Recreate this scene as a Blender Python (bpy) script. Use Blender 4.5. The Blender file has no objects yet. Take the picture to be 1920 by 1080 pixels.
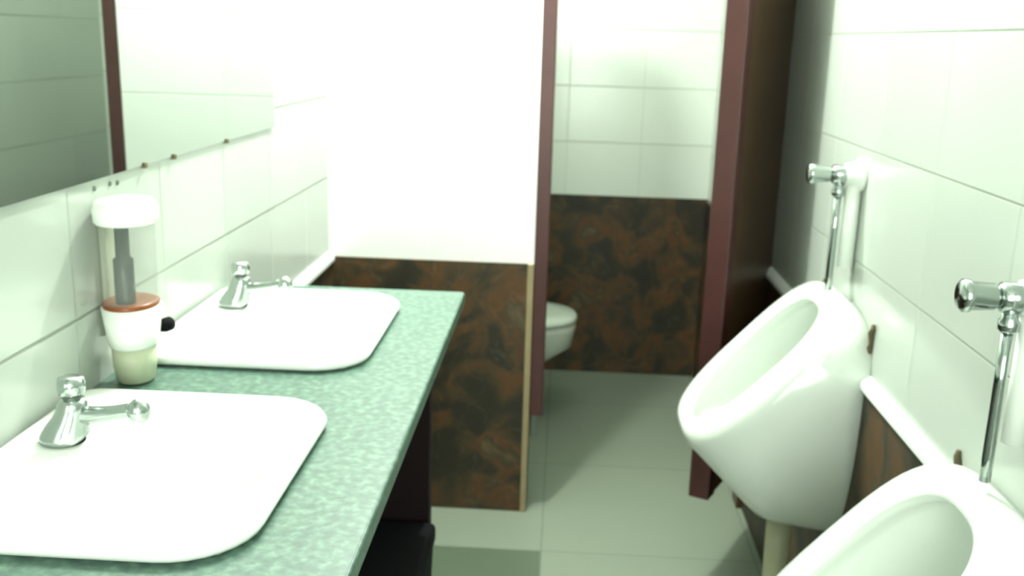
import bpy, bmesh, math
from mathutils import Vector, Matrix

# ------------------------------------------------------------------ scene, camera, light
S = bpy.context.scene
COL = S.collection
S.view_settings.view_transform = 'Standard'
S.view_settings.look = 'None'
S.view_settings.gamma = 1
S.view_settings.use_curve_mapping = False
S.view_settings.exposure = 0.25

F_PX = 1862.39
PITCH, YAW, ROLL, CAM_H = math.radians(14.0671), math.radians(2.7023), math.radians(1.6797), 1.4
fw = Vector((-math.sin(YAW)*math.cos(PITCH), math.cos(YAW)*math.cos(PITCH), -math.sin(PITCH)))
r0 = Vector((math.cos(YAW), math.sin(YAW), 0))
u0 = r0.cross(fw)
rr = math.cos(ROLL)*r0 + math.sin(ROLL)*u0
uu = -math.sin(ROLL)*r0 + math.cos(ROLL)*u0
cd = bpy.data.cameras.new('camera')
cd.sensor_width = 36.0
cd.lens = F_PX/1920*36.0
cd.clip_start = 0.02
cd.dof.use_dof = True
cd.dof.focus_distance = 0.75
cd.dof.aperture_fstop = 10
cam = bpy.data.objects.new('camera', cd)
COL.objects.link(cam)
m = Matrix((rr, uu, -fw)).transposed().to_4x4()
m.translation = Vector((0, 0, CAM_H))
cam.matrix_world = m
S.camera = cam

world = bpy.data.worlds.new('world')
S.world = world
world.use_nodes = True
world.node_tree.nodes['Background'].inputs[0].default_value = (0.8, 1.0, 0.85, 1)
world.node_tree.nodes['Background'].inputs[1].default_value = 0.02


def point(name, loc, watts, radius, color):
    ld = bpy.data.lights.new(name, 'POINT')
    ld.energy = watts
    ld.color = color
    ld.shadow_soft_size = radius
    o = bpy.data.objects.new(name, ld)
    o.location = loc
    COL.objects.link(o)


# bare ceiling bulb in front of the toilet stall
point('stall_bulb', (-0.19, 2.40, 2.46), 122, 0.03, (0.95, 1.0, 0.93))
# unseen fill panel added behind the viewer to lift the urinals' near sides
ad = bpy.data.lights.new('rear_fill', 'AREA')
ad.shape = 'RECTANGLE'
ad.size, ad.size_y = 0.8, 1.5
ad.energy = 36
ad.color = (0.93, 1.0, 0.93)
ao = bpy.data.objects.new('rear_fill', ad)
ao.location = (0.0, -1.15, 1.45)
ao.rotation_euler = (math.radians(90), 0, 0)
COL.objects.link(ao)

# ------------------------------------------------------------------ dimensions
XL, XR = -0.6664, 0.6105
YP, YB, YF = 2.79, 4.147, -1.2          # partition face, back wall, front wall
ZC = 2.62                                # ceiling
HD = 0.77                                # top of the marble dado
HC = 0.8924                              # counter top


# ------------------------------------------------------------------ helpers
def link(name, bm, mat, parent=None, smooth=False, bevel=0):
    me = bpy.data.meshes.new(name)
    bmesh.ops.recalc_face_normals(bm, faces=bm.faces)
    bm.to_mesh(me)
    bm.free()
    o = bpy.data.objects.new(name, me)
    COL.objects.link(o)
    if mat:
        me.materials.append(mat)
    if smooth:
        for p in me.polygons:
            p.use_smooth = True
    if bevel:
        b = o.modifiers.new('bevel', 'BEVEL')
        b.width = bevel
        b.segments = 3
        b.limit_method = 'ANGLE'
    if parent:
        o.parent = parent
        o.matrix_parent_inverse = Matrix.Translation(-parent.location)
    return o


def thing(name, label, cat, loc, group=None):
    o = bpy.data.objects.new(name, None)
    o.empty_display_size = 0.05
    o.location = loc
    COL.objects.link(o)
    o['label'] = label
    o['category'] = cat
    if group:
        o['group'] = group
    return o


def tag(o, label, cat, group=None):
    o['label'] = label
    o['category'] = cat
    if group:
        o['group'] = group
    return o


def struct(o, label=None):
    o['kind'] = 'structure'
    if label:
        o['label'] = label
    return o


def box(bm, x0, x1, y0, y1, z0, z1):
    v = [bm.verts.new((x, y, z)) for z in (z0, z1) for y in (y0, y1) for x in (x0, x1)]
    for f in ((0, 1, 3, 2), (4, 6, 7, 5), (0, 4, 5, 1), (2, 3, 7, 6), (0, 2, 6, 4), (1, 5, 7, 3)):
        bm.faces.new([v[i] for i in f])


def boxes(*bs):
    bm = bmesh.new()
    for b in bs:
        box(bm, *b)
    return bm


def loft(bm, rings, cap0=True, cap1=True):
    vs = [[bm.verts.new(p) for p in r] for r in rings]
    n = len(rings[0])
    for a, b in zip(vs, vs[1:]):
        for i in range(n):
            bm.faces.new((a[i], a[(i+1) % n], b[(i+1) % n], b[i]))
    if cap0:
        bm.faces.new(vs[0][::-1])
    if cap1:
        bm.faces.new(vs[-1])
    return vs


def frame(d):
    d = Vector(d).normalized()
    a = Vector((0, 0, 1)) if abs(d.z) < 0.9 else Vector((1, 0, 0))
    s = d.cross(a).normalized()
    t = d.cross(s)
    return d, s, t


def tube(bm, path, radii, n=20, sy=1.0):
    """swept round section along a path; radii one per point (or a number)"""
    P = [Vector(p) for p in path]
    if not hasattr(radii, '__len__'):
        radii = [radii]*len(P)
    rings = []
    ps = None
    for i, p in enumerate(P):
        if i == 0:
            d = P[1]-P[0]
        elif i == len(P)-1:
            d = P[-1]-P[-2]
        else:
            d = (P[i+1]-P[i]).normalized()+(P[i]-P[i-1]).normalized()
        d.normalize()
        if ps is None:
            _, s, t = frame(d)
        else:
            s = (ps - d*ps.dot(d)).normalized()
            t = d.cross(s)
        ps = s
        rings.append([p + radii[i]*(math.cos(a)*s + sy*math.sin(a)*t) for a in [2*math.pi*k/n for k in range(n)]])
    loft(bm, rings)


def lathe(bm, origin, prof, axis=(0, 0, 1), n=32):
    """prof: list of (distance along the axis, radius)"""
    d, s, t = frame(axis)
    o = Vector(origin)
    rings = [[o + d*h + max(r, 1e-4)*(math.cos(a)*s + math.sin(a)*t) for a in [2*math.pi*k/n for k in range(n)]] for h, r in prof]
    loft(bm, rings)


def bez(a, b, c, d, n=10):
    a, b, c, d = map(Vector, (a, b, c, d))
    return [(1-t)**3*a+3*(1-t)**2*t*b+3*(1-t)*t*t*c+t**3*d for t in [i/n for i in range(n+1)]]


# ------------------------------------------------------------------ materials
def mat(name):
    m = bpy.data.materials.new(name)
    m.use_nodes = True
    nt = m.node_tree
    return m, nt, nt.nodes['Principled BSDF']


def N(nt, kind, **kw):
    n = nt.nodes.new(kind)
    for k, v in kw.items():
        setattr(n, k, v)
    return n


def M(nt, op, a, b=None, c=None):
    n = nt.nodes.new('ShaderNodeMath')
    n.operation = op
    for i, v in enumerate((a, b, c)):
        if v is None:
            continue
        if isinstance(v, (int, float)):
            n.inputs[i].default_value = v
        else:
            nt.links.new(v, n.inputs[i])
    return n.outputs[0]


def mixc(nt, f, a, b):
    n = nt.nodes.new('ShaderNodeMix')
    n.data_type = 'RGBA'
    if isinstance(f, (int, float)):
        n.inputs[0].default_value = f
    else:
        nt.links.new(f, n.inputs[0])
    for i, v in ((6, a), (7, b)):
        if isinstance(v, tuple):
            n.inputs[i].default_value = (*v, 1)
        else:
            nt.links.new(v, n.inputs[i])
    return n.outputs[2]


def simple(name, col, rough=0.5, metal=0.0, spec=0.5, noise=0.0, nscale=30, bump=0.0):
    m, nt, b = mat(name)
    b.inputs['Roughness'].default_value = rough
    b.inputs['Metallic'].default_value = metal
    b.inputs['Specular IOR Level'].default_value = spec
    tc = N(nt, 'ShaderNodeTexCoord')
    nz = N(nt, 'ShaderNodeTexNoise')
    nz.inputs['Scale'].default_value = nscale
    nz.inputs['Detail'].default_value = 4
    nt.links.new(tc.outputs['Object'], nz.inputs['Vector'])
    d = tuple(c*(1-noise) for c in col)
    l = tuple(min(1, c*(1+noise*0.5)) for c in col)
    nt.links.new(mixc(nt, nz.outputs[0], d, l), b.inputs['Base Color'])
    if bump:
        bp = N(nt, 'ShaderNodeBump')
        bp.inputs['Strength'].default_value = bump
        bp.inputs['Distance'].default_value = 0.002
        nt.links.new(nz.outputs[0], bp.inputs['Height'])
        nt.links.new(bp.outputs[0], b.inputs['Normal'])
    return m


def tiles(name, axis_u, off_u, off_v, su, sv, col, grout, gw=0.0022, rough=0.18, axis_v=2, var=0.06, dark_cell=None,
          noise_scale=6, blotch=0.05, vjoint=0.45):
    """square tiling in object space: axis_u / axis_v pick x, y or z"""
    m, nt, b = mat(name)
    tc = N(nt, 'ShaderNodeTexCoord')
    sp = N(nt, 'ShaderNodeSeparateXYZ')
    nt.links.new(tc.outputs['Object'], sp.inputs[0])
    u = M(nt, 'DIVIDE', M(nt, 'SUBTRACT', sp.outputs[axis_u], off_u), su)
    v = M(nt, 'DIVIDE', M(nt, 'SUBTRACT', sp.outputs[axis_v], off_v), sv)
    du = M(nt, 'MULTIPLY', M(nt, 'PINGPONG', u, 0.5), su)
    dv = M(nt, 'MULTIPLY', M(nt, 'PINGPONG', v, 0.5), sv)
    def band(dist):
        r = N(nt, 'ShaderNodeMapRange')
        r.interpolation_type = 'SMOOTHSTEP'
        nt.links.new(dist, r.inputs[0])
        r.inputs[1].default_value = gw*0.5
        r.inputs[2].default_value = gw*1.6
        return r.outputs[0]
    mu = M(nt, 'ADD', M(nt, 'MULTIPLY', band(du), vjoint), 1-vjoint)   # upright joints are cleaner than the level ones
    mask = M(nt, 'MINIMUM', mu, band(dv))
    cell = N(nt, 'ShaderNodeCombineXYZ')
    fu, fv = M(nt, 'FLOOR', u), M(nt, 'FLOOR', v)
    nt.links.new(fu, cell.inputs[0])
    nt.links.new(fv, cell.inputs[1])
    wn = N(nt, 'ShaderNodeTexWhiteNoise')
    nt.links.new(cell.outputs[0], wn.inputs[0])
    nz = N(nt, 'ShaderNodeTexNoise')
    nz.inputs['Scale'].default_value = noise_scale
    nz.inputs['Detail'].default_value = 3
    nt.links.new(tc.outputs['Object'], nz.inputs['Vector'])
    c = mixc(nt, wn.outputs[0], tuple(k*(1-var) for k in col), col)
    c = mixc(nt, M(nt, 'MULTIPLY', nz.outputs[0], blotch*2), c, tuple(k*0.55 for k in col))
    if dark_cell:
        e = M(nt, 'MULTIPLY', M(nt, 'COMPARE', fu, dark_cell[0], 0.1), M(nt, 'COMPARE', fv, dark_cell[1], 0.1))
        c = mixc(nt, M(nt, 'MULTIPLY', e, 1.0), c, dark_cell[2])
    c = mixc(nt, mask, grout, c)
    nt.links.new(c, b.inputs['Base Color'])
    b.inputs['Roughness'].default_value = rough
    rg = M(nt, 'SUBTRACT', 0.8, M(nt, 'MULTIPLY', mask, 0.8-rough))
    nt.links.new(rg, b.inputs['Roughness'])
    bp = N(nt, 'ShaderNodeBump')
    bp.inputs['Strength'].default_value = 0.5
    bp.inputs['Distance'].default_value = 0.0015
    nt.links.new(mask, bp.inputs['Height'])
    nt.links.new(bp.outputs[0], b.inputs['Normal'])
    return m


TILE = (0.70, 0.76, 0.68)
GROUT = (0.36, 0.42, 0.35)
TILE_SIDE_DIM = (0.49, 0.535, 0.48)  # back wall's tile, darkened; dimmer side-wall light is put into the colour
GROUT_SIDE_DIM = (0.24, 0.27, 0.22)  # grout darkened with the side tile for the same light
m_tile_left = tiles('white_tile_left', 1, 0.672, 1.003, 0.312, 0.2265, TILE_SIDE_DIM, GROUT_SIDE_DIM)
m_tile_right = tiles('white_tile_right', 1, 1.654, 0.978, 0.312, 0.2265, TILE_SIDE_DIM, GROUT_SIDE_DIM, gw=0.0016)
m_tile_cross = tiles('white_tile_cross', 0, 0.015, 0.995, 0.305, 0.2275, TILE, GROUT)
m_tile_part = tiles('white_tile_partition', 0, -0.063, 0.995, 0.305, 0.2275, (0.90, 0.93, 0.89), (0.72, 0.76, 0.70))  # same tile lightened; the lamp's burnt-out glare is put into tile and grout
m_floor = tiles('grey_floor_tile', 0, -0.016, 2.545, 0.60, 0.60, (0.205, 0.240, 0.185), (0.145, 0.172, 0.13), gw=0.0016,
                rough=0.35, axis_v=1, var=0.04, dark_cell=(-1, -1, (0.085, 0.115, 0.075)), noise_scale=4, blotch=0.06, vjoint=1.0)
m_ceiling = simple('ceiling_paint', (0.8, 0.82, 0.78), 0.9, noise=0.05)


def marble(name, axis_u, off_u, off_v=0.77):
    """rust, ochre and charcoal veined stone tiles with thin joints"""
    m, nt, b = mat(name)
    tc = N(nt, 'ShaderNodeTexCoord')
    n1 = N(nt, 'ShaderNodeTexNoise')
    n1.inputs['Scale'].default_value = 7.5
    n1.inputs['Detail'].default_value = 4
    n1.inputs['Distortion'].default_value = 0.7
    nt.links.new(tc.outputs['Object'], n1.inputs['Vector'])
    cr = N(nt, 'ShaderNodeValToRGB')
    el = cr.color_ramp.elements
    el[0].position = 0.30
    el[0].color = (0.020, 0.018, 0.012, 1)
    el[1].position = 0.74
    el[1].color = (0.16, 0.11, 0.05, 1)
    for pos, c in ((0.42, (0.028, 0.024, 0.014)), (0.50, (0.072, 0.045, 0.020)), (0.58, (0.120, 0.050, 0.015)),
                   (0.65, (0.06, 0.045, 0.022))):
        e = el.new(pos)
        e.color = (*c, 1)
    nt.links.new(n1.outputs[0], cr.inputs[0])
    n2 = N(nt, 'ShaderNodeTexNoise')
    n2.inputs['Scale'].default_value = 26
    n2.inputs['Detail'].default_value = 5
    nt.links.new(tc.outputs['Object'], n2.inputs['Vector'])
    c = mixc(nt, M(nt, 'MULTIPLY', n2.outputs[0], 0.7), cr.outputs[0], (0.024, 0.021, 0.014))
    # pale veins
    n3 = N(nt, 'ShaderNodeTexNoise')
    n3.inputs['Scale'].default_value = 4
    n3.inputs['Detail'].default_value = 5
    n3.inputs['Distortion'].default_value = 2.0
    nt.links.new(tc.outputs['Object'], n3.inputs['Vector'])
    vein = M(nt, 'LESS_THAN', M(nt, 'ABSOLUTE', M(nt, 'SUBTRACT', n3.outputs[0], 0.52)), 0.006)
    c = mixc(nt, M(nt, 'MULTIPLY', vein, 0.15), c, (0.16, 0.14, 0.10))
    sp = N(nt, 'ShaderNodeSeparateXYZ')
    nt.links.new(tc.outputs['Object'], sp.inputs[0])
    u = M(nt, 'MULTIPLY', M(nt, 'PINGPONG', M(nt, 'DIVIDE', M(nt, 'SUBTRACT', sp.outputs[axis_u], off_u), 0.305), 0.5), 0.305)
    v = M(nt, 'MULTIPLY', M(nt, 'PINGPONG', M(nt, 'DIVIDE', M(nt, 'SUBTRACT', sp.outputs[2], off_v), 0.2275), 0.5), 0.2275)
    j = M(nt, 'LESS_THAN', M(nt, 'MINIMUM', u, v), 0.0016)
    c = mixc(nt, M(nt, 'MULTIPLY', j, 0.6), c, (0.03, 0.028, 0.02))
    nt.links.new(c, b.inputs['Base Color'])
    b.inputs['Roughness'].default_value = 0.5
    b.inputs['Specular IOR Level'].default_value = 0.3
    return m


m_marble_x = marble('rust_marble_cross', 0, -0.063)
m_marble_y = marble('rust_marble_side', 1, 0.672)


def granite():
    m, nt, b = mat('green_granite')
    tc = N(nt, 'ShaderNodeTexCoord')
    n1 = N(nt, 'ShaderNodeTexNoise')
    n1.inputs['Scale'].default_value = 85
    n1.inputs['Detail'].default_value = 3
    nt.links.new(tc.outputs['Object'], n1.inputs['Vector'])
    cr = N(nt, 'ShaderNodeValToRGB')
    el = cr.color_ramp.elements
    el[0].position = 0.36
    el[0].color = (0.024, 0.062, 0.046, 1)
    el[1].position = 0.70
    el[1].color = (0.145, 0.25, 0.175, 1)
    e = el.new(0.52)
    e.color = (0.062, 0.130, 0.094, 1)
    nt.links.new(n1.outputs[0], cr.inputs[0])
    n2 = N(nt, 'ShaderNodeTexNoise')
    n2.inputs['Scale'].default_value = 9
    n2.inputs['Detail'].default_value = 4
    n2.inputs['Distortion'].default_value = 1.0
    nt.links.new(tc.outputs['Object'], n2.inputs['Vector'])
    c = mixc(nt, M(nt, 'MULTIPLY', n2.outputs[0], 0.6), cr.outputs[0], (0.095, 0.175, 0.140))
    nt.links.new(c, b.inputs['Base Color'])
    b.inputs['Roughness'].default_value = 0.32
    return m


m_granite = granite()
m_ceramic = simple('white_vitreous_china', (0.90, 0.93, 0.88), 0.12, noise=0.02, nscale=5)
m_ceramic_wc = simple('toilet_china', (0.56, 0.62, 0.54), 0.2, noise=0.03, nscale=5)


def stained():
    m, nt, b = mat('stained_vitreous_china')
    tc = N(nt, 'ShaderNodeTexCoord')
    nz = N(nt, 'ShaderNodeTexNoise')
    nz.inputs['Scale'].default_value = 40
    nt.links.new(tc.outputs['Object'], nz.inputs['Vector'])
    vm = N(nt, 'ShaderNodeVectorMath', operation='DISTANCE')
    nt.links.new(tc.outputs['Object'], vm.inputs[0])
    vm.inputs[1].default_value = (-0.055, 0.0, 0.945)
    d = M(nt, 'ADD', vm.outputs['Value'], M(nt, 'MULTIPLY', nz.outputs[0], 0.02))
    mr = N(nt, 'ShaderNodeMapRange')
    nt.links.new(d, mr.inputs[0])
    mr.inputs[1].default_value = 0.050
    mr.inputs[2].default_value = 0.025
    nt.links.new(mixc(nt, M(nt, 'MULTIPLY', mr.outputs[0], 0.7), (0.72, 0.77, 0.71), (0.56, 0.50, 0.24)), b.inputs['Base Color'])
    b.inputs['Roughness'].default_value = 0.14
    return m


m_stained = stained()
m_trim = simple('white_edge_trim', (0.82, 0.86, 0.82), 0.3, noise=0.06)
m_cream = simple('cream_edge_strip', (0.30, 0.24, 0.13), 0.5, noise=0.3, nscale=14)
m_wood = simple('maroon_painted_wood', (0.058, 0.017, 0.015), 0.40, noise=0.35, nscale=12)
m_wood_dark = simple('dark_brown_stained_wood', (0.075, 0.040, 0.018), 0.35, noise=0.4, nscale=9)
m_leg = simple('dark_maroon_panel', (0.012, 0.005, 0.006), 0.7, spec=0.2, noise=0.3)
m_black = simple('black_plastic', (0.003, 0.003, 0.004), 0.8, spec=0.12, noise=0.1)
m_chrome = simple('chrome', (0.46, 0.51, 0.49), 0.14, metal=1.0, noise=0.02)
m_dull = simple('dull_grey_metal', (0.16, 0.19, 0.16), 0.45, metal=0.6, noise=0.2)
m_pvc = simple('white_plastic', (0.86, 0.90, 0.84), 0.35, noise=0.04)
m_oldpvc = simple('aged_cream_plastic', (0.50, 0.50, 0.34), 0.45, noise=0.2, nscale=20)
m_seal = simple('brown_stained_sealant', (0.12, 0.09, 0.045), 0.7, noise=0.5, nscale=40)
m_soap = simple('orange_soap_residue', (0.26, 0.060, 0.008), 0.3, noise=0.3, nscale=40)
m_grey = simple('grey_plastic', (0.035, 0.05, 0.048), 0.4, noise=0.1)
m_pale = simple('pale_stained_plastic', (0.50, 0.54, 0.38), 0.4, noise=0.25, nscale=15)
m_grime = simple('brown_grime', (0.16, 0.13, 0.07), 0.8, noise=0.4, nscale=40)


def mirror_mat():
    m, nt, b = mat('mirror_glass')
    b.inputs['Metallic'].default_value = 1
    b.inputs['Base Color'].default_value = (0.42, 0.47, 0.42, 1)
    b.inputs['Roughness'].default_value = 0.015
    return m


def clear_mat():
    m, nt, b = mat('clear_plastic')
    b.inputs['Base Color'].default_value = (0.42, 0.45, 0.40, 1)
    b.inputs['Roughness'].default_value = 0.1
    b.inputs['Alpha'].default_value = 0.15
    return m


m_mirror, m_clear = mirror_mat(), clear_mat()

# ------------------------------------------------------------------ room shell
T = 0.12
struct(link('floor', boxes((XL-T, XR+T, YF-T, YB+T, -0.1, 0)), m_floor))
struct(link('ceiling', boxes((XL-T, XR+T, YF-T, YB+T, ZC, ZC+0.1)), m_ceiling))
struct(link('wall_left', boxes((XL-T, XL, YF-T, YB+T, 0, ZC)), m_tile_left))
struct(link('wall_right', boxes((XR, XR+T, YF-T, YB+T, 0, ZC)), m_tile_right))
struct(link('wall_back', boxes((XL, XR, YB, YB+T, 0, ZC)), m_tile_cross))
struct(link('wall_front', boxes((XL, XR, YF-T, YF, 0, ZC)), m_tile_cross))
PH = 2.16                                                            # the stall partition stops below the ceiling
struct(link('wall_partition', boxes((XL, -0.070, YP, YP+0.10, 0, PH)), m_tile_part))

# marble dado slabs and their white edge trims
D = 0.010
struct(link('trim_1', boxes((XL, -0.088, YP-D, YP, 0, HD+0.005)), m_marble_x, bevel=0.001), 'rust brown marble dado on the stall partition')
struct(link('trim_2', boxes((XL, XR, YB-D, YB, 0, HD+0.005)), m_marble_x, bevel=0.001), 'rust brown marble dado on the back wall')
struct(link('trim_3', boxes((XR-D, XR, YF, YB-D, 0, HD)), m_marble_y), 'dark brown marble dado on the right wall')
struct(link('trim_4', boxes((XL, XL+D, 1.975, YP-D, 0, HD)), m_marble_y), 'dark brown marble dado beyond the counter')


def edge_trim(name, x_wall, sgn, y0, y1, label):
    prof = [(0, -0.012), (0.014, -0.012), (0.020, -0.006), (0.020, 0.006), (0.012, 0.014), (0, 0.020)]
    bm = bmesh.new()
    rings = [[(x_wall+sgn*a, y, HD+b) for a, b in prof] for y in (y0, y1)]
    loft(bm, rings)
    struct(link(name, bm, m_trim, bevel=0.002), label)


edge_trim('trim_5', XR, -1, YF, 2.875, 'white plastic edge strip along the right dado')
edge_trim('trim_6', XL, 1, 1.975, YP-D, 'white plastic edge strip along the left dado')
# cream strip that finishes the raw edge of the partition
struct(link('trim_7', boxes((-0.088, -0.070, YP-0.014, YP+0.10, 0, HD+0.005)), m_cream, bevel=0.002), 'worn cream strip on the partition edge')

# left jamb of the stall doorway, its rotten foot held by a steel shoe
jl = struct(link('trim_8', boxes((-0.070, -0.030, YP-0.004, YP+0.075, 0.31, PH)), m_wood, bevel=0.003), 'maroon wooden jamb at the left of the stall doorway')
link('jamb_shoe', boxes((-0.064, -0.045, YP+0.01, YP+0.06, 0.24, 0.31)), m_dull, jl, bevel=0.003)
struct(link('trim_9', boxes((0.583, XR, 2.875, 2.96, 0, 1.86)), m_wood_dark, bevel=0.003), 'dark brown hinge post on the right wall')

# ------------------------------------------------------------------ stall door, swung out against the right wall
A = Vector((0.366, 2.432, 0))           # free edge
B = Vector((0.590, 2.872, 0))           # hinge edge
ux = (B-A).normalized()
un = Vector((ux.y, -ux.x, 0))           # faces the right wall and the viewer
Z0, Z1 = 0.245, 1.79


def slab(bm, s0, s1, n0, n1, z0, z1):
    pts = []
    for z in (z0, z1):
        for s, n in ((s0, n0), (s1, n0), (s1, n1), (s0, n1)):
            p = A + ux*s + un*n
            pts.append(bm.verts.new((p.x, p.y, z)))
    for f in ((3, 2, 1, 0), (4, 5, 6, 7), (0, 1, 5, 4), (1, 2, 6, 5), (2, 3, 7, 6), (3, 0, 4, 7)):
        bm.faces.new([pts[i] for i in f])


L = (B-A).length
bm = bmesh.new()
slab(bm, 0.045, L, 0.012, 0.042, Z0+0.04, Z1-0.03)
door = struct(link('door_1', bm, m_wood_dark, bevel=0.002), 'dark brown stall door swung out to the right wall')
bm = bmesh.new()
slab(bm, 0.0, 0.050, 0.0, 0.055, Z0, Z1)
st = link('door_stile', bm, m_wood, door, bevel=0.003)
st['label'] = 'maroon free edge of the door'
bm = bmesh.new()
slab(bm, 0.050, L, 0.004, 0.050, Z1-0.08, Z1)
slab(bm, 0.050, L, 0.004, 0.050, Z0, Z0+0.09)
link('door_rail', bm, m_wood_dark, door, bevel=0.003)
for z in (0.5, 1.55):
    bm = bmesh.new()
    lathe(bm, (B.x+0.002, B.y-0.002, z), [(0, 0.006), (0.09, 0.006)], n=12)
    link('hinge', bm, m_dull, door)

# ------------------------------------------------------------------ counter
CX1, CY0, CY1, CT = -0.1935, 0.2, 1.972, 0.020
XW = XL+0.001
basins = [(0.850, 1.290), (1.430, 1.885)]
HX0, HX1 = XL+0.045, -0.325
segs = []
ys = [CY0, basins[0][0]+0.03, basins[0][1]-0.03, basins[1][0]+0.03, basins[1][1]-0.03, CY1]
segs.append((HX1, CX1, CY0, CY1, HC-CT, HC))
segs.append((XW, HX0, CY0, CY1, HC-CT, HC))
for i in (0, 2, 4):
    segs.append((HX0, HX1, ys[i], ys[i+1], HC-CT, HC))
counter = thing('countertop', 'long speckled green granite countertop holding two white washbasins', 'countertop', (XL+0.24, 1.1, HC-CT))
link('slab', boxes(*segs), m_granite, counter)
link('edge_band', boxes((CX1-0.012, CX1+0.004, CY0, CY1, HC-0.026, HC-0.0005)), m_granite, counter, bevel=0.004)
sp_ = link('support_panel', boxes((XL+0.02, -0.254, 1.925, 1.965, 0, HC-CT)), m_leg, counter)
sp_['label'] = 'dark maroon end panel carrying the counter'
link('support_rail', boxes((-0.30, -0.262, CY0, 1.925, 0.74, HC-CT)), m_leg, counter)

# black bin under the far end of the counter
bn = thing('waste_bin', 'black box-shaped bin standing on the floor under the counter', 'bin', (-0.4, 1.77, 0))
bm = bmesh.new()
r_ = []
for z, g in ((0, 0.014), (0.36, 0.0)):
    r_.append([(-0.545+g, 1.62+g, z), (-0.240-g, 1.62+g, z), (-0.240-g, 1.905-g, z), (-0.545+g, 1.905-g, z)])
loft(bm, r_)
link('bin_body', bm, m_black, bn, bevel=0.012)
link('bin_rim', boxes((-0.550, -0.236, 1.615, 1.910, 0.36, 0.405)), m_black, bn, bevel=0.012)


# ------------------------------------------------------------------ washbasins
def rrect(x0, x1, y0, y1, rb, rf, z, n=8):
    """rounded rectangle, small radius rb at the wall side (x0), large radius rf at the front (x1)"""
    P = []
    for cx, cy, r, a0 in ((x1-rf, y1-rf, rf, 0), (x0+rb, y1-rb, rb, 90), (x0+rb, y0+rb, rb, 180), (x1-rf, y0+rf, rf, 270)):
        for k in range(n+1):
            a = math.radians(a0+90*k/n)
            P.append(Vector((cx+r*math.cos(a), cy+r*math.sin(a), z)))
    return P


def basin(y0, y1, label):
    x0, x1 = XL+0.006, -0.296
    z = HC
    t = thing('washbasin', label, 'washbasin', ((x0+x1)/2, (y0+y1)/2, z), 'washbasins in the green countertop')
    rf = 0.085
    rings = [rrect(x0+.01, x1-.012, y0+.012, y1-.012, .03, rf-.01, z+0.0005),
             rrect(x0, x1-.002, y0+.002, y1-.002, .03, rf, z+.004),
             rrect(x0, x1, y0, y1, .03, rf, z+.010),
             rrect(x0+.002, x1-.003, y0+.003, y1-.003, .03, rf, z+.0155),
             rrect(x0+.008, x1-.010, y0+.010, y1-.010, .03, rf-.005, z+.018),
             rrect(x0+.085, x1-.030, y0+.034, y1-.034, .07, rf-.015, z+.0165),
             rrect(x0+.092, x1-.038, y0+.042, y1-.042, .07, rf-.02, z+.008),
             rrect(x0+.100, x1-.050, y0+.056, y1-.056, .07, rf-.02, z-.03),
             rrect(x0+.112, x1-.066, y0+.080, y1-.080, .06, .06, z-.075),
             rrect(x0+.130, x1-.090, y0+.120, y1-.120, .05, .05, z-.098),
             rrect(x0+.160, x1-.130, y0+.185, y1-.185, .02, .02, z-.104)]
    bm = bmesh.new()
    loft(bm, rings, cap0=False, cap1=True)
    o = link('bowl', bm, m_ceramic, t, smooth=True)
    return t


basin(*basins[0], 'nearer white washbasin with rounded front corners in the green counter')
basin(*basins[1], 'farther white washbasin at the counter end beyond the soap dispenser')


def make_tap(y, label):
    x = -0.592
    z = HC+0.017
    t = thing('tap', label, 'tap', (x, y, z), 'pillar taps on the washbasins')
    bm = bmesh.new()
    # flared body leaning a little towards the bowl
    rings = []
    for h, r, dx in ((0.002, .0285, .000), (0.008, .0280, .000), (0.020, .0245, .004), (0.032, .020, .009), (0.042, .0175, .012),
                     (0.050, .0165, .013), (0.055, .014, .013)):
        rings.append([(x+dx+r*math.cos(a)*1.05, y+r*math.sin(a), z+h+(max(0, math.cos(a-0.6))*0.010 if h < .01 else 0))
                      for a in [2*math.pi*k/28 for k in range(28)]])
    loft(bm, rings)
    link('body', bm, m_chrome, t, smooth=True)
    bm = bmesh.new()
    lathe(bm, (x, y, z), [(0, 0.024), (0.008, 0.024)], n=24)
    link('base_shade', bm, m_black, t)  # black disc standing in for the shadow in the gap under the body
    bm = bmesh.new()
    P = bez((x+.008, y, z+.034), (x+.04, y, z+.032), (x+.06, y-.002, z+.040), (x+.092, y-.004, z+.046), 12)
    tube(bm, P, [.013-.004*min(1, i/8) for i in range(len(P))], 16)
    lathe(bm, (x+.096, y-.004, z+.032), [(0, .0085), (.004, .0125), (.012, .014), (.020, .0125), (.026, .007), (.028, .001)], n=20)
    link('spout', bm, m_chrome, t, smooth=True)
    bm = bmesh.new()
    lathe(bm, (x+.013, y, z+.053), [(0, .0105), (.006, .0105)], n=20)
    link('collar', bm, m_dull, t, smooth=True)
    bm = bmesh.new()
    lathe(bm, (x+.013, y, z+.059), [(0, .009), (.003, .015), (.010, .0165), (.016, .0165), (.022, .015), (.0245, .009), (.025, .001)], n=20)
    link('handle', bm, m_chrome, t, smooth=True)


make_tap(1.100, 'chrome pillar tap on the nearer washbasin')
make_tap(1.738, 'chrome pillar tap on the farther washbasin')

# ------------------------------------------------------------------ mirror
mi = thing('mirror', 'large frameless wall mirror above the counter on the tiled wall', 'mirror', (XL, 1.5, 1.188))
link('mirror_glass', boxes((XL+0.001, XL+0.006, 0.55, 2.262, 1.190, 2.0)), m_mirror, mi)
for y in (1.54, 1.66, 1.93):
    link('mirror_clip', boxes((XL+0.0005, XL+0.010, y-0.004, y+0.004, 1.185, 1.194)), m_grime, mi, bevel=0.002)

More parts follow.
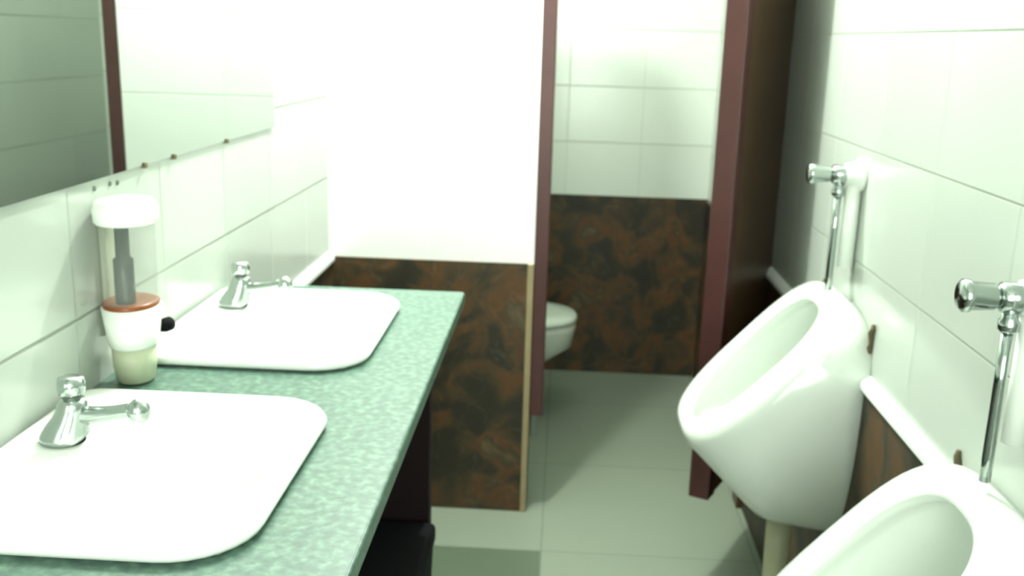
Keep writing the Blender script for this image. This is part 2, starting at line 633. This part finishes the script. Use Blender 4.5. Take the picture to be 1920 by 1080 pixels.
# ------------------------------------------------------------------ soap dispenser
dx, dy = -0.619, 1.368
sd = thing('soap_dispenser', 'clear wall soap dispenser with white cap and orange residue between the basins', 'soap dispenser', (dx, dy, HC))
def oval(z, rx, ry, n=32, cx=dx, cy=dy):
    return [(cx+rx*math.cos(a), cy+ry*math.sin(a), z) for a in [2*math.pi*k/n for k in range(n)]]
bm = bmesh.new()
loft(bm, [oval(1.130, .040, .046), oval(1.134, .043, .049), oval(1.151, .044, .050), oval(1.163, .038, .044), oval(1.167, .018, .020)])
link('cap', bm, m_pvc, sd, smooth=True)
bm = bmesh.new()
zz = (1.012, 1.131)
loft(bm, [oval(zz[0], .038, .045), oval(zz[1], .041, .047), oval(zz[1], .0385, .0445), oval(zz[0], .0355, .0425)], cap0=False, cap1=False)
link('clear_tank', bm, m_clear, sd, smooth=True)
bm = bmesh.new()
lathe(bm, (dx, dy-.018, 1.006), [(0, .014), (.075, .014), (.078, .010), (.124, .010)], n=16)
link('pump_tube', bm, m_grey, sd, smooth=True)
bm = bmesh.new()
loft(bm, [oval(1.006, .037, .044), oval(1.014, .0395, .0465), oval(1.0165, .034, .040)])
link('soap_residue', bm, m_soap, sd, smooth=True)
bm = bmesh.new()
loft(bm, [oval(.946, .028, .033), oval(.950, .033, .038), oval(.963, .036, .0415), oval(1.009, .041, .0485), oval(1.009, .038, .045)])
link('cup', bm, m_pvc, sd, smooth=True)
bm = bmesh.new()
loft(bm, [oval(.8935, .024, .026), oval(.897, .027, .030), oval(.92, .030, .035), oval(.948, .031, .037)])
link('drip_cup', bm, m_pale, sd, smooth=True)
bm = bmesh.new()
lathe(bm, (dx+.020, dy+.047, .962), [(0, .007), (.010, .011), (.022, .011), (.025, .008)], axis=(0.35, 1, 0), n=16)
link('push_button', bm, m_black, sd, smooth=True)
link('back_plate', boxes((XL+0.0005, XL+0.010, dy+.008, dy+.038, 0.955, 1.145)), m_pale, sd, bevel=0.003)
for y, z in ((1.375, 1.176), (1.425, 1.176), (1.450, 1.174)):
    bm = bmesh.new()
    lathe(bm, (XL+0.0005, y, z), [(0, .004), (.002, .003)], axis=(1, 0, 0), n=10)
    link('screw', bm, m_dull, sd)


# ------------------------------------------------------------------ urinals
def sgnpow(v, e):
    return math.copysign(abs(v)**e, v)


def sstep(a, b, x):
    t = max(0, min(1, (x-a)/(b-a)))
    return t*t*(3-2*t)


NU = 56


def urinal_mesh():
    """local frame: x = 0 at the wall face, negative towards the room; y centred; z above the floor"""
    Cx, Cz = -0.189, 0.757
    tx, tz = -0.152, -0.163         # half axis down to the lip
    nx, nz = -0.73, 0.68            # outward normal of the rim plane

    def loop(ks, ky, off, n=2.5, shift=0.0):
        P = []
        for k in range(NU):
            a = 2*math.pi*k/NU
            s = sgnpow(math.cos(a), 2/n)
            y = sgnpow(math.sin(a), 2/n)
            wy = 0.190*ky*(1.0-0.05*s)
            P.append(Vector((Cx+tx*(s*ks+shift)+nx*off, y*wy, Cz+tz*(s*ks+shift)+nz*off)))
        return P

    inner = [loop(.30, .30, -.170, 2.0, .15), loop(.55, .46, -.160, 2.1, .10), loop(.72, .60, -.130, 2.2, .05),
             loop(.82, .69, -.085, 2.4, .02), loop(.85, .72, -.045, 2.6, .02), loop(.845, .715, -.032, 2.6, .02), loop(.80, .66, -.020, 2.6, .02),
             loop(.785, .64, -.010, 2.6, .02), loop(.79, .648, -.003, 2.6, .02),
             loop(.82, .68, 0.0, 2.5, .02), loop(.90, .80, .004, 2.8, .01), loop(.96, .92, -.002, 3.1), loop(1.0, 1.0, -.020, 3.3)]
    A_ = loop(1.005, 1.03, -.042, 3.2)
    outer = []
    for i in range(0, 13):
        t = i/12
        ring = []
        for k, a in enumerate(A_):
            an = 2*math.pi*k/NU
            cs, sn = math.cos(an), math.sin(an)
            # bottom loop
            g = max(0, cs)
            E_ = Vector((-0.100-0.062*cs, (0.095-.025*g)*sn, 0.396+0.010*(cs+1)*0.5))
            kx, kz = .90-.34*g, .16+.34*g
            Bc = Vector((a.x*kx+E_.x*(1-kx), a.y*(1.06-.12*g), a.z*kz+E_.z*(1-kz)+.02))
            p = (1-t)**2*a+2*(1-t)*t*Bc+t*t*E_
            # square the back half off against the wall
            p.x = p.x*(1-sstep(-.155, -.095, p.x))
            p.x = min(p.x, -0.0005)
            ring.append(p)
        outer.append(ring)
    last = outer[-1]
    c = sum((Vector(p) for p in last), Vector())/NU
    outer.append([c+(Vector(p)-c)*.6+Vector((0, 0, -.008)) for p in last])
    bm = bmesh.new()
    loft(bm, inner+outer)
    return bm


def make_urinal(y, label, first=None, drop=0.0):
    t = thing('urinal', label, 'urinal', (XR, y, -drop), 'wall hung urinals on the right wall')
    if first:
        for ch in first.children:
            c = ch.copy()
            COL.objects.link(c)
            c.parent = t
            if c.name.startswith('drain_pipe'):   # the lower bowl has a shorter drain
                c.scale.z = (0.375-drop)/0.375
                c.location.z = drop
        return t

    def lk(name, bm, mt, smooth=True):
        o = link(name, bm, mt, None, smooth)
        o.parent = t
        return o
    b = lk('bowl', urinal_mesh(), m_stained)
    b.data.update()
    bm = bmesh.new()
    tube(bm, [(-.095, 0, .396), (-.095, 0, .20), (-.095, 0, 0.0)], [.030, .026, .026], 20)
    lk('drain_pipe', bm, m_oldpvc)
    for s in (-1, 1):
        bm = bmesh.new()
        P = [(-.004, s*(.187+.003*math.sin(i*1.9)*(i % 3)-.0010*i), .89-.010*i) for i in range(13)]
        tube(bm, P, [.0035+.003*abs(math.sin(i*2.3)) for i in range(13)], 8)
        lk('sealant', bm, m_seal)
    return t


u1 = make_urinal(2.05, 'farther white wall-hung urinal beside the open stall door')
u2 = make_urinal(1.225, 'nearer white wall-hung urinal at the lower right, cut by the frame', u1, 0.066)
# the dado runs behind the bowls, so the bowls stop at its face


def make_valve(y, label, first=None, drop=0.0):
    t = thing('flush_valve', label, 'flush valve', (XR, y, 0.94-drop), 'chrome flush valves over the urinals')
    if first:
        for ch in first.children:
            c = ch.copy()
            COL.objects.link(c)
            c.parent = t
        return t
    zv, xp = 0.212, -0.046

    def lk(name, bm, mt, bevel=0):
        o = link(name, bm, mt, None, True)
        o.parent = t
        return o
    bm = bmesh.new()
    lathe(bm, (-.030, 0, zv), [(0, .016), (.004, .019), (.030, .019), (.034, .014)], axis=(-1, 0, 0), n=24)
    lk('valve_body', bm, m_chrome)
    bm = bmesh.new()
    lathe(bm, (-.064, 0, zv), [(0, .013), (.006, .017), (.034, .0185), (.036, .021), (.044, .021), (.047, .017)], axis=(-1, 0, 0), n=24)
    lk('push_knob', bm, m_chrome)
    bm = bmesh.new()
    lathe(bm, (xp, 0, zv-.045), [(0, .010), (.003, .013), (.014, .013), (.018, .010), (.030, .010)], n=20)
    lk('coupling_nut', bm, m_chrome)
    bm = bmesh.new()
    tube(bm, [(xp, 0, zv-.04), (xp, 0, .10), (xp, 0, .0), (xp, 0, -.035)], .0075, 16)
    lk('flush_pipe', bm, m_chrome)
    bm = bmesh.new()
    lathe(bm, (-.0005, 0, zv), [(0, .034), (.010, .034), (.016, .026), (.036, .022)], axis=(-1, 0, 0), n=28)
    o = lk('wall_flange', bm, m_pvc)
    bm = bmesh.new()
    tube(bm, [(-.0165, .000, zv-.02), (-.0165, .000, 0.02)], .016, 20)
    lk('supply_pipe', bm, m_pvc)
    return t


v1 = make_valve(2.05, 'chrome flush valve and pipe over the farther urinal')
v2 = make_valve(1.225, 'chrome flush valve and pipe over the nearer urinal at the right edge', v1, 0.045)

# ------------------------------------------------------------------ toilet in the stall
wc = thing('toilet', 'pale toilet bowl partly hidden behind the doorway jamb in the stall', 'toilet', (-0.30, 3.60, 0))


def wloop(cx, lx, wy, z, n=36, e=2.3):
    return [(cx+lx*sgnpow(math.cos(a), 2/e), 3.60+wy*sgnpow(math.sin(a), 2/e), z) for a in [2*math.pi*k/n for k in range(n)]]


bm = bmesh.new()
loft(bm, [wloop(-.33, .17, .11, 0), wloop(-.33, .165, .105, .05), wloop(-.31, .17, .10, .16), wloop(-.26, .22, .13, .22), wloop(-.20, .26, .17, .29), wloop(-.19, .265, .18, .36),
          wloop(-.19, .262, .18, .385), wloop(-.19, .24, .16, .388), wloop(-.19, .215, .135, .375), wloop(-.20, .18, .11, .28), wloop(-.22, .09, .06, .22)])
link('bowl', bm, m_ceramic_wc, wc, smooth=True)
bm = bmesh.new()
loft(bm, [wloop(-.19, .268, .185, .390), wloop(-.19, .270, .187, .398), wloop(-.19, .262, .18, .408), wloop(-.19, .20, .12, .414)])
link('seat_lid', bm, m_ceramic_wc, wc, smooth=True)
link('cistern', boxes((XL+0.012, -.46, 3.40, 3.80, .39, .75)), m_ceramic_wc, wc, bevel=0.02)
link('cistern_lid', boxes((XL+0.012, -.452, 3.395, 3.805, .752, .782)), m_ceramic_wc, wc, bevel=0.008)
